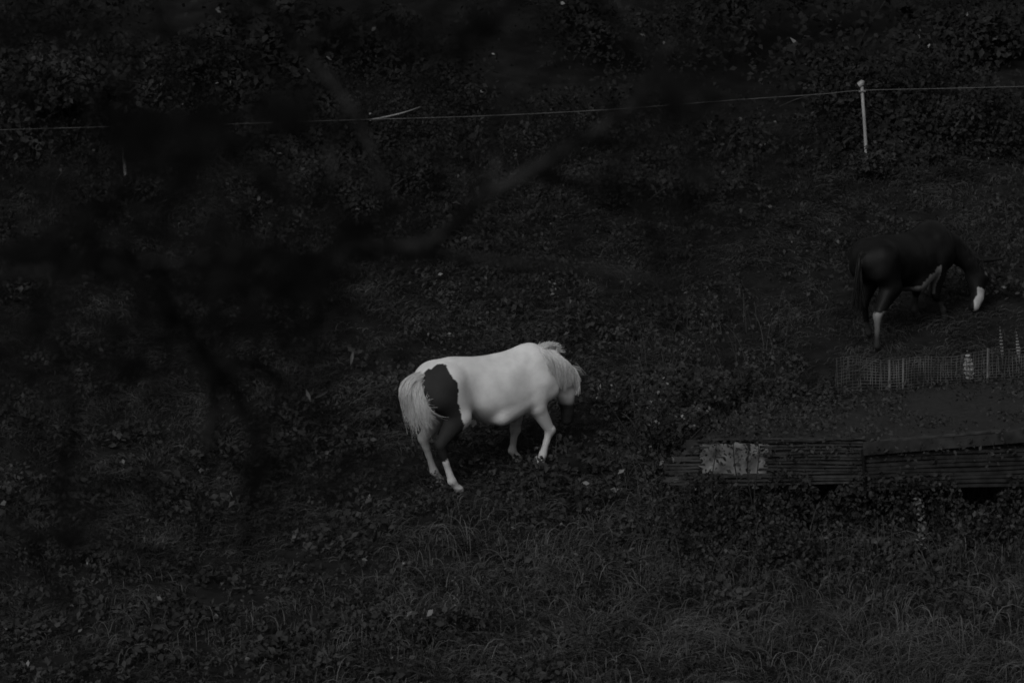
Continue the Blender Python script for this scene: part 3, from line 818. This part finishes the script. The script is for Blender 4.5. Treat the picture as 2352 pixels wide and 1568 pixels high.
# right run of darker slats
for i in range(9):
    tt_ = i / 8; ph = rng.uniform(0, 6)
    pts = [loc(P(q, 1126 - 74 * tt_ - (14 + 8 * tt_) * (q - 1996) / 474 + 1.5 * math.sin(q / 60 + ph), YB + 0.03 - 0.13 * (q - 1996) / 474)) for q in np.linspace(1980, 2470, 9)]
    tape("slat", pts, rng.uniform(0.022, 0.030), 0.012, M["slat_dark"], bed)
box("rail", loc(P(1982, 1046, YB - 0.02)), loc(P(2470, 1006, YB - 0.14)), 0.115, 0.05, M["slat_rail"], bed)
box("batten", loc(P(2020, 1016, YB - 0.028)), loc(P(2300, 992, YB - 0.11)), 0.016, 0.05, M["slat_wood"], bed)
box("back_board", loc(P(1575, 1112, YB + 0.052)), loc(P(1984, 1110, YB + 0.052)), 0.39, 0.02, M["slat_back"], bed)
box("back_board", loc(P(1998, 1128, YB + 0.055)), loc(P(2480, 1112, YB - 0.075)), 0.36, 0.02, M["slat_dark"], bed)
# leaning corner stake
v, f = tube([loc(G(1990, 1252)) - Vector((0, 0, 0.1)), loc(P(1988, 1130, YB - 0.01)), loc(P(1981, 1032, YB - 0.01))], [0.022, 0.017, 0.013], 7)
mesh_obj("stake", v, f, M["dark_bark"], bed)
# fine net cover, sagging slightly, from the front top edge back to the mesh
FL = [(1600, 1000), (1985, 1003), (1997, 1022), (2480, 978)]
us = np.linspace(0, 1, 60); vs_ = np.linspace(0, 1, 26)
gridv = []
for vq in vs_:
    for uq in us:
        dxf = 1600 + 880 * uq
        fy = np.interp(dxf, [1600, 1985, 2000, 2480], [1014, 1012, 1030, 992])
        pf = P(dxf, fy, YB + 0.012 - 0.12 * max(0, (dxf - 1985) / 500))
        pb = G(1760 + 720 * uq, 925 - 70 * max(0, (uq - 0.25) / 0.75))
        p = pf.lerp(pb, vq) + Vector((0, 0, 0.0 + 0.03 * min(1, vq * 6) - 0.05 * math.sin(math.pi * vq) + 0.05 * (float(fbm(dxf / 60, vq * 6, 120, 1.0)) - 0.5)))
        gridv.append(tuple(p - ST))
I = np.arange(26 * 60).reshape(26, 60)
Fq = np.stack([I[:-1, :-1], I[:-1, 1:], I[1:, 1:], I[1:, :-1]], -1).reshape(-1, 4)
mesh_obj("net_cover", np.array(gridv), Fq, M["net"], bed, smooth=True)

# creeping weeds over the net, along its edges and under the slats
def bed_pt(uq, vq):
    k = int(round(min(max(uq, 0), 1) * 59)); r_ = int(round(min(max(vq, 0), 1) * 25))
    return np.array(gridv[r_ * 60 + k]) + np.array(ST)
cs = []
for _ in range(14000):
    uq, vq = rng.random(), rng.random()
    edge_ = min(vq, 1 - vq) < 0.10 or uq < 0.32
    dens = float(fbm(uq * 12, vq * 5, 131, 1.0))
    if rng.random() < (1.0 if edge_ else max(0.0, (dens - 0.42) * 3.2)):
        cs.append(bed_pt(uq, vq) + np.array([rng.normal() * 0.03, rng.normal() * 0.05 - (0.12 if vq < 0.06 else 0), (rng.normal() * 0.07 - (0.05 if vq < 0.1 else 0)) if edge_ else abs(rng.normal()) * 0.04 - 0.02]))
cs = np.array(cs)
v1 = leaves(cs, rng.uniform(0.02, 0.055, len(cs)), 0.040 * rng.uniform(0.5, 1.5, len(cs)))
nb = 16000
bx_ = rng.uniform(1.35, 5.2, nb); by_ = YB + rng.uniform(-0.60, 0.05, nb)
bh_ = np.clip(1.25 * fbm(bx_, by_, 133, 0.55) - 0.22, 0.06, 0.75) * rng.random(nb) ** 0.7
kp = rng.random(nb) < np.clip((fbm(bx_, by_, 134, 0.28) - 0.42) * 6, 0.06, 1)
bx_, by_, bh_ = bx_[kp], by_[kp], bh_[kp]; nb = len(bx_)
v2 = leaves(np.stack([bx_, by_, gz(bx_, by_) + bh_], 1), rng.uniform(0.014, 0.06, nb), 0.034 * rng.uniform(0.4, 1.7, nb) * (0.4 + 1.2 * fbm(bx_, by_, 136, 0.4)), up=(0, -0.7, 0.6), spread=1.0)
n3 = 6000
gx_ = rng.uniform(1.45, 5.2, n3); gy_ = YB + rng.uniform(-0.06, 0.12, n3)
gh_ = 0.66 * rng.random(n3) ** 0.8 * np.clip(2.4 * fbm(gx_, gx_ * 0, 135, 0.4) - 0.15, 0.55, 1)
v3 = leaves(np.stack([gx_, gy_ - 0.05, gz(gx_, gy_) + gh_], 1), rng.uniform(0.02, 0.06, n3), 0.030 * rng.uniform(0.5, 1.5, n3), up=(0, -0.8, 0.5))
v, f, tt = merge([v1, v2, v3])
tag(mesh_obj("creeping_weeds", v, f, M["leaf"], tint=tt), "creeping weeds overgrowing the net and the foot of the slats", "weeds", kind="stuff")

# pale sheet caught in the slats
sh = []
for j in range(14):
    for i in range(18):
        dx = 1612 + 150 * i / 17 + 20 * (float(vnoise(i * 0.25, j * 0.8, 5)) - 0.5); dy = 1016 + 78 * j / 13 + 16 * (float(vnoise(i * 0.9, j * 0.25, 6)) - 0.5)
        sh.append(tuple(P(dx, dy, YB + 0.040 + 0.006 * math.sin(i * 1.1 + j * 0.6))))
I = np.arange(14 * 18).reshape(14, 18)
Fq = np.stack([I[:-1, :-1], I[1:, :-1], I[1:, 1:], I[:-1, 1:]], -1).reshape(-1, 4)
so = mesh_obj("plastic_sheet", np.array(sh), Fq, M["sheet"], smooth=True)
md = so.modifiers.new("thick", 'SOLIDIFY'); md.thickness = 0.003
tag(so, "pale torn sheet hung on the slats behind the bramble stems", "sheet")
# stems and leaves growing up in front of the sheet
for i, (dx, y0, y1, lab) in enumerate([(1690, 1190, 985, "thin dark stem standing before the middle of the pale sheet"), (1722, 1190, 1000, "thin dark weed stem at the bright end of the pale sheet"),
                                  (1640, 1200, 1010, "dark leafy stem crossing the left edge of the pale sheet"), (1738, 1195, 1005, "dark stem at the right edge of the pale sheet")]):
    yq = YB - 0.06 - 0.03 * i
    e = empty("weed", Vector(P(dx, y0, yq)), lab, "weed")
    pth = [P(dx + 6 * math.sin(k * 1.2 + i), y0 + (y1 - y0) * k / 5, yq) - e.location for k in range(6)]
    v, f = tube(pth, [0.007, 0.007, 0.006, 0.005, 0.004, 0.003], 5)
    mesh_obj("stem", v, f, M["slat_dark"], e)
    c = np.array([tuple(pth[int(k)] + Vector((rng.normal() * .06, rng.uniform(-.02, .02), rng.normal() * .05))) for k in rng.integers(1, 6, 34)])
    v, f, tt = leaves(c, rng.uniform(0.02, 0.06, 34), rng.uniform(0.010, 0.07, 34), up=(0, -1, 0.3))
    mesh_obj("foliage", v, f, M["leaf"], e, tint=tt)

# wire mesh fence at the back of the bed
ML, MR = G(1918, 905), G(2480, 856)
mf = empty("wire_mesh_fence", ML, "strip of pale square wire mesh standing behind the raised bed", "wire fence")
hL, hR = 72 / 245 / math.cos(PITCH), 68 / 245 / math.cos(PITCH)
dv = MR - ML
nv = 84
def mp(u, w):
    hgt_ = hL + (hR - hL) * u
    q = dv * u + Vector((0, 0, hgt_ * w)) + Vector((0, 0.03 * math.sin(u * 17), (0.012 * math.sin(u * 23) + 0.02 * math.sin(u * 7 + w * 2)) * (0.3 + w)))
    return q
v, f = tube([Vector((0, 0, 0)), Vector((0, 0, 0.5 * hL)), Vector((0, 0, hL))], [0.0042] * 3, 4)
for i in range(nv + 1):
    u = (i + rng.uniform(-0.15, 0.15)) / nv
    u = min(max(u, 0), 1)
    lo_w = rng.choice([-0.05, -0.05, 0.15, 0.3]); hi_w = rng.choice([1.0, 1.03, 1.0, 0.8])
    a, b = mp(u, lo_w), mp(u + rng.uniform(-0.006, 0.006), hi_w)
    v, f = tube([a, (a + b) / 2 + Vector((rng.uniform(-.008, .008), 0, 0)), b], [rng.uniform(0.002, 0.0042)] * 3, 4)
    mesh_obj("wire", v, f, M["wire"], mf)
for j in range(12):
    w = j / 11
    v, f = tube([mp(u, w) for u in np.linspace(0, 1, 30)], [0.0028] * 30, 4)
    mesh_obj("wire", v, f, M["wire"], mf)
for u in (0.22, 0.275, 0.62):
    v, f = tube([mp(u, -0.1), mp(u, 1.05)], [0.011, 0.010], 6)
    mesh_obj("stake", v, f, M["wire"], mf)

# ------------------------------------------------------------------ flower spikes and tall weeds
def spike(dx, ytop, ybot, wid, label, n, material, group=None):
    base = G(dx, ybot + 4)
    e = empty("flower_spike", base, label, "flower", group)
    hgt_ = (ybot - ytop) / 245 / math.cos(PITCH)
    v, f = tube([Vector((0, 0, -0.02)), Vector((-0.01, 0, hgt_ * 0.5)), Vector((-0.03, 0, hgt_))], [0.006, 0.005, 0.003], 5)
    mesh_obj("stem", v, f, M["stem"], e)
    # whorls of small petals
    cen, sz = [], []
    for k in range(n):
        t_ = 0.12 + 0.88 * k / max(n - 1, 1)
        r_ = wid * (math.sin(math.pi * min(1, 0.15 + t_ * 0.85)) ** 0.8)
        for j in range(7):
            an = 2 * math.pi * (j + 0.5 * (k % 2)) / 7
            cen.append((-0.03 * t_ + r_ * math.cos(an), r_ * math.sin(an), hgt_ * t_)); sz.append(max(r_ * 1.7, 0.012))
    v, f, tt = leaves(np.array(cen), np.array(sz), np.full(len(cen), 0.3), up=(0, -0.8, 0.4), spread=0.3, aspect=0.8)
    mesh_obj("blossom", v, f, material, e)
    return e
spike(2228, 800, 868, 0.032, "bright banded flower spike standing behind the wire mesh", 7, M["petal"])
spike(2303, 745, 815, 0.010, "thin pale flower spike above the right end of the wire mesh", 9, M["pale_wood"], "thin flower spikes by the mesh")
spike(2341, 758, 820, 0.012, "thin flower spike with pale tufts, nearest the right picture edge", 9, M["pale_wood"], "thin flower spikes by the mesh")

def tall_weed(dx, ybot, ytop, label, tint=0.06, nl=14, ls=0.05, lean=0.0):
    base = G(dx, ybot)
    e = empty("weed", base, label, "weed")
    hgt_ = (ybot - ytop) / 245 / math.cos(PITCH)
    pth = [Vector((lean * (k / 5) ** 1.5 + 0.012 * math.sin(k * 2.1 + dx), -0.02 * k / 5, hgt_ * k / 5 - 0.02)) for k in range(6)]
    v, f = tube(pth, [0.006, 0.006, 0.005, 0.004, 0.0035, 0.002], 5)
    mesh_obj("stem", v, f, M["stem"], e)
    kk = np.linspace(1.5, 5, nl)
    c = np.array([tuple(pth[int(k)].lerp(pth[min(int(k) + 1, 5)], k - int(k)) + Vector((0.5 * ls * math.cos(i * 2.4), 0.5 * ls * math.sin(i * 2.4), 0))) for i, k in enumerate(kk)])
    v, f, tt = leaves(c, rng.uniform(0.6, 1.2, nl) * ls * (1.25 - 0.1 * kk), tint * rng.uniform(0.7, 1.4, nl), up=(0, -0.6, 0.6), spread=0.4)
    mesh_obj("foliage", v, f, M["leaf"], e, tint=tt)
    return e
tall_weed(2118, 1300, 1150, "curly pale weed with stacked leaves before the raised bed", 0.115, 26, 0.055, -0.03)
tall_weed(2158, 1230, 1118, "weed with a cross of pale top leaves before the raised bed", 0.10, 8, 0.075)
tall_weed(2045, 1360, 1190, "tall dim weed just right of the leaning bed stake", 0.05, 18, 0.06, 0.02)
tall_weed(1905, 1380, 1170, "tall thin weed with fuzzy top left of the leaning bed stake", 0.06, 16, 0.045, -0.04)
tall_weed(2300, 1180, 1060, "broad-leaved weed in front of the bed near the right picture edge", 0.055, 16, 0.09)
tall_weed(1730, 1330, 1190, "slim weed below the pale sheet", 0.06, 12, 0.04, 0.05)
tall_weed(1510, 1290, 1150, "slim seeding weed in front of the low bramble clump", 0.07, 10, 0.04, -0.05)
tall_weed(1270, 690, 640, "small pale-tipped weed upslope of the white pony", 0.10, 10, 0.045)
tall_weed(958, 770, 725, "small weed with pale leaves upslope left of the white pony", 0.075, 10, 0.04)
tall_weed(1045, 1440, 1325, "low weed with tiny pale blossoms at the bottom of the picture", 0.12, 12, 0.03)
# pale paired leaves
def pale_leaves(name, label, items):
    p0 = G(items[0][0], items[0][1] + 25)
    e = empty(name, p0, label, "weed")
    v, f = tube([Vector((0, 0, -0.02)), Vector((0, 0, 0.05)), Vector((0.01, 0, 0.09))], [0.005, 0.004, 0.003], 5)
    mesh_obj("stem", v, f, M["stem"], e)
    for (dx, dy, ln_, wd, an, tn) in items:
        c = P(dx, dy, p0.y - 0.02) - p0
        ax_ = Vector((math.cos(an), 0.1, math.sin(an))); sd_ = Vector((-math.sin(an), -0.3, math.cos(an)))
        K = 6; V_ = []
        for k in range(K):
            t_ = k / (K - 1) - 0.5; w_ = wd * math.cos(t_ * 2.9)
            m_ = c + ax_ * (ln_ * t_) + Vector((0, -0.01 * math.cos(t_ * 3), 0))
            V_ += [tuple(m_ - sd_ * w_ * 0.5), tuple(m_ + Vector((0, 0.008, 0))), tuple(m_ + sd_ * w_ * 0.5)]
        F_ = []
        for k in range(K - 1):
            a = 3 * k
            F_ += [(a, a + 1, a + 4), (a, a + 4, a + 3), (a + 1, a + 2, a + 5), (a + 1, a + 5, a + 4)]
        mesh_obj("leaf", np.array(V_), np.array(F_), M["leaf"], e, tint=np.full(len(V_), tn))
    return e
pale_leaves("weed", "pair of pale leaves forming a V left of the white pony", [(708, 908, 0.12, 0.035, math.radians(110), 0.20), (738, 905, 0.15, 0.035, math.radians(28), 0.10)])
pale_leaves("weed", "single pale upright leaf upslope of the white pony's tail", [(808, 822, 0.13, 0.032, math.radians(80), 0.13)])
pale_leaves("weed", "pale bent leaf leaning beside the banded flower spike", [(2266, 846, 0.16, 0.03, math.radians(35), 0.14)])

# fallen sticks and dead stems on the bank
def stick(pts, r, label, material="twig", name="fallen_branch", cat="branch"):
    pth = smooth_path(pts, 4)
    o = mesh_obj(name, *tube(pth, list(np.linspace(r, r * 0.5, len(pth))), 6), M[material])
    return tag(o, label, cat)
yk = G(900, 330).y
stick([P(850, 276, yk - 0.1), P(890, 268, yk), P(930, 258, yk), P(965, 246, yk + 0.1)], 0.012, "pale dead stick lying just above the fence wire", "pale_wood")
stick([P(1005, 290, yk), P(1030, 315, yk), P(1072, 344, yk - 0.1)], 0.010, "thin dead stick slanting down below the fence wire", "twig")
stick([P(262, 168, 6.2), P(285, 190, 6.2), P(295, 215, 6.2), P(288, 260, 6.2), P(292, 330, 6.1)], 0.011, "curved bare stem rising from the bank at the upper left", "twig", "dead_stem", "stem")
stick([P(1790, 245, 4.7), P(1830, 228, 4.7), P(1880, 215, 4.7)], 0.007, "thin twig touching the fence wire left of the white post", "twig")
stick([P(1440, 1280, YB - 0.9), P(1470, 1290, YB - 0.9), P(1500, 1318, YB - 0.9)], 0.007, "bent straw lying in the long grass below the bramble", "stem", "dead_stem", "stem")
stick([P(2035, 0, 8.3), P(1990, 70, 8.0), P(1960, 130, 7.6)], 0.007, "thin bare stem hanging at the top of the bank", "twig", "dead_stem", "stem")

# ------------------------------------------------------------------ trees shading the top of the bank
def tree(x, y, h, label, seed):
    r = np.random.default_rng(seed)
    b = Vector((x, y, float(gz(x, y))))
    e = empty("hedgerow_tree", b, label, "tree", "trees along the top of the bank")
    v, f = tube([Vector((0, 0, -0.2)), Vector((0.1, 0, h * 0.3)), Vector((-0.1, 0.1, h * 0.6)), Vector((0, 0, h * 0.9))], [0.20, 0.16, 0.11, 0.04], 9)
    mesh_obj("trunk", v, f, M["dark_bark"], e)
    for i in range(8):
        an = r.uniform(0, 6.28); z0 = h * r.uniform(0.22, 0.6); L = r.uniform(1.4, 2.6)
        pts = [Vector((0, 0, z0)), Vector((math.cos(an) * L * 0.5, math.sin(an) * L * 0.5, z0 + 0.5)), Vector((math.cos(an) * L, math.sin(an) * L, z0 + 0.6))]
        v, f = tube(smooth_path(pts, 3), [0.06, 0.055, 0.05, 0.045, 0.035, 0.03, 0.015], 6)
        mesh_obj("limb", v, f, M["dark_bark"], e)
    n = 12000
    d = norm(r.normal(size=(n, 3)))
    lob = np.stack([r.uniform(-2.1, 2.1, 26), r.uniform(-2.6, 1.6, 26), r.uniform(0.26, 1.0, 26) * h], 1); k = r.integers(0, 26, n)
    p = lob[k] + d * (r.uniform(0.5, 0.95, 26)[k] * r.random(n) ** 0.3)[:, None]
    v, f, tt = leaves(p, r.uniform(0.08, 0.16, n), 0.035 * r.uniform(0.5, 1.5, n))
    mesh_obj("crown", v, f, M["leaf"], e, tint=tt)
for i, (tx_, ty_, lab) in enumerate([(-4.6, 10.6, "dark tree above the upper left corner of the bank"), (-1.6, 11.4, "dark tree above the bank over the black gap"), (1.6, 11.0, "dark tree at the top centre of the bank"), (4.6, 11.2, "dark tree above the bank at the upper right")]):
    tree(tx_, ty_, 6.5, lab, 200 + i)

# ------------------------------------------------------------------ out-of-focus tree close to the camera
fx, fy = -1.9, CAM.y + 8.6
fb = Vector((fx, fy, float(gz(fx, fy))))
ft = empty("near_tree", fb, "blurred dark twigs and leaves of a tree close to the camera", "tree")
tr_pts = [Vector((0, 0, -0.2)), Vector((0.05, 0, 1.5)), Vector((0.0, 0.1, 3.0)), Vector((0.1, 0, CAM.z - fb.z - 1.2)), Vector((0.15, 0.05, CAM.z - fb.z + 0.5))]
v, f = tube(smooth_path(tr_pts, 4), list(np.linspace(0.16, 0.05, 17)), 9)
mesh_obj("trunk", v, f, M["dark_bark"], ft)
def twig(px, dist, r, material, sub=5):
    pts = [near_pt(a, b, dist + 0.15 * math.sin(i * 1.7)) - fb for i, (a, b) in enumerate(px)]
    pth = smooth_path(pts, sub)
    v, f = tube(pth, list(np.linspace(r, r * 0.45, len(pth))), 6)
    return mesh_obj("twig", v, f, M[material], ft)
# dark twigs: a loose web over the left of the view
for px, d_, r_ in [
    ([(-400, 700), (40, 740), (150, 850), (165, 960), (150, 1080), (136, 1235)], 8.2, 0.013),
    ([(-300, 1190), (20, 1215), (136, 1235), (300, 1255), (420, 1290), (520, 1350)], 8.2, 0.011),
    ([(70, 1225), (100, 1300), (150, 1380), (185, 1500), (180, 1640)], 8.0, 0.010),
    ([(136, 1235), (230, 1180), (330, 1080), (420, 1040)], 8.1, 0.006),
    ([(-300, 560), (120, 600), (350, 655), (560, 660), (700, 620), (820, 532), (920, 470), (1000, 440)], 8.4, 0.014),
    ([(560, 660), (700, 655), (880, 620), (1050, 590), (1290, 560)], 8.4, 0.008),
    ([(350, 655), (440, 780), (485, 900), (490, 1000), (470, 1110)], 8.3, 0.010),
    ([(440, 780), (560, 930), (606, 1067), (575, 1160), (560, 1290)], 8.1, 0.013),
    ([(606, 1067), (720, 1030), (850, 980), (930, 920)], 8.2, 0.008),
    ([(606, 1067), (700, 1120), (820, 1150)], 8.2, 0.006),
    ([(120, 600), (250, 480), (340, 400), (520, 330), (700, 300)], 8.0, 0.010),
    ([(250, 480), (300, 340), (290, 200), (330, 60)], 8.2, 0.009),
    ([(-200, 330), (80, 420), (240, 560), (330, 720), (300, 860)], 7.8, 0.010),
    ([(330, 720), (480, 760), (640, 760), (760, 830)], 7.9, 0.008),
    ([(-200, 820), (90, 800), (260, 830), (420, 900)], 8.3, 0.009),
    ([(640, 760), (700, 880), (690, 960)], 8.0, 0.006),
    ([(520, 330), (640, 430), (760, 480), (830, 520)], 8.1, 0.008),
    ([(1300, -80), (1420, 60), (1540, 180), (1590, 300), (1570, 520)], 8.6, 0.010),
    ([(1540, 180), (1660, 230), (1760, 330)], 8.5, 0.006),
    ([(1480, 460), (1500, 560), (1480, 680)], 8.5, 0.008)]:
    twig(px, d_, r_ * 0.72, "dark_bark")
# fine twigs branching off over the left third and the upper centre
tw = np.random.default_rng(77)
for _ in range(270):
    if tw.random() < 0.78: cx_, cy_ = tw.uniform(-60, 900), tw.uniform(40, 1180)
    else: cx_, cy_ = tw.uniform(900, 1800), tw.uniform(-40, 560)
    if cy_ > 900 and cx_ > 700: continue
    an = tw.uniform(0, 2 * math.pi); L_ = tw.uniform(120, 420); bend = tw.uniform(-0.9, 0.9)
    pp = []
    for k in range(5):
        pp.append((cx_, cy_)); cx_ += math.cos(an) * L_ / 4; cy_ += math.sin(an) * L_ / 4; an += bend / 4 + tw.normal() * 0.18
    if any(940 < a < 1420 and b > 700 for a, b in pp): continue
    twig(pp, tw.uniform(7.2, 9.4), tw.uniform(0.0018, 0.0048), "dark_bark", 3)
# paler twigs
twig([(470, 1010), (492, 930), (500, 870), (545, 838), (600, 850), (650, 890)], 9.4, 0.010, "twig")
twig([(-200, 650), (350, 605), (560, 592), (760, 650)], 9.4, 0.008, "twig")
# leaf veil, near-black tints paint in the shade under the crown
def veil(cx, cy, rx, ry, n, ls, tn):
    px = cx + rng.normal(size=n) * rx * 0.5; py = cy + rng.normal(size=n) * ry * 0.5
    dist = rng.uniform(6.0, 9.0, n)
    return np.array([tuple(near_pt(a, b, d_) - fb) for a, b, d_ in zip(px, py, dist)]), rng.uniform(0.6, 1.3, n) * ls, tn * rng.uniform(0.5, 1.5, n)
lv = []
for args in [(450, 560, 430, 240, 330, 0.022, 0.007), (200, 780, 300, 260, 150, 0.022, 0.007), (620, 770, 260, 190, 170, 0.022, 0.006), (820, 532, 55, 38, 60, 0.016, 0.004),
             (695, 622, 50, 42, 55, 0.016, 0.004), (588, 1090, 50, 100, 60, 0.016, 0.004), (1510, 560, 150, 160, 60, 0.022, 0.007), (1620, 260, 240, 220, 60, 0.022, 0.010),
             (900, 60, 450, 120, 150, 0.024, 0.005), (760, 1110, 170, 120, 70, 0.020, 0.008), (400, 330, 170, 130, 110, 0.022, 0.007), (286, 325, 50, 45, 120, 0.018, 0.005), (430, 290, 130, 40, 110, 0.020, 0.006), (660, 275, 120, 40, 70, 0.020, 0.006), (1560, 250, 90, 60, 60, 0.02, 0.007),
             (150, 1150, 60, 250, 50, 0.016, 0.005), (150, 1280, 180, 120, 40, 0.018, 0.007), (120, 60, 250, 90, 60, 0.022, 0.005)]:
    lv.append(veil(*args))
cc = np.concatenate([a[0] for a in lv]); ss = np.concatenate([a[1] for a in lv]); tn = np.concatenate([a[2] for a in lv])
v, f, tt = leaves(cc, ss, tn, up=(0, -1, 0.3), spread=0.6)
mesh_obj("foliage", v, f, M["leaf_painted_shade"], ft, tint=tt)

# ------------------------------------------------------------------ pale bare branches a little farther out, still well before the focus
bx0, by0 = -1.7, CAM.y + 10.0
sb = Vector((bx0, by0, float(gz(bx0, by0))))
sp_ = empty("bare_sapling", sb, "blurred pale bare branches reaching in between the camera and the ponies", "sapling")
tp_ = near_pt(-560, -200, 10.0) - sb
v, f = tube(smooth_path([Vector((0, 0, -0.2)), tp_ * 0.35 + Vector((0.1, 0, 0)), tp_ * 0.7, tp_], 4), list(np.linspace(0.09, 0.04, 13)), 8)
mesh_obj("trunk", v, f, M["twig"], sp_)
for px, r_, mt in [([(-560, -200), (200, -140), (560, -40)], 0.014, "dark_bark"), ([(560, -40), (690, 110), (800, 240), (850, 340), (885, 440), (890, 560)], 0.0085, "dim_twig"),
               ([(-560, 520), (300, 600), (700, 585), (880, 575)], 0.010, "dark_bark"), ([(780, 585), (880, 575), (1000, 553), (1100, 462), (1220, 392), (1340, 322), (1460, 230), (1540, 100)], 0.0115, "twig"),  # left runs take dark_bark, painting them as in shade
               ([(880, 575), (1050, 590), (1200, 606), (1400, 622), (1560, 660)], 0.008, "dim_twig"),
               ([(690, 110), (760, 60), (860, 30)], 0.006, "twig"), ([(800, 240), (760, 330), (770, 430)], 0.006, "twig"),
               ([(1100, 462), (1140, 380), (1130, 290), (1180, 200)], 0.006, "twig"), ([(1220, 392), (1380, 440), (1500, 430)], 0.008, "dark_bark"),
               ([(1340, 322), (1420, 330), (1520, 300)], 0.006, "dark_bark"), ([(1050, 590), (1130, 660), (1230, 690)], 0.005, "twig")]:
    pth = smooth_path([near_pt(a, b, 9.9 + 0.2 * math.sin(k * 1.3)) - sb for k, (a, b) in enumerate(px)], 5)
    v, f = tube(pth, list(np.linspace(r_, r_ * 0.5, len(pth))), 7)
    mesh_obj("branch", v, f, M[mt], sp_)
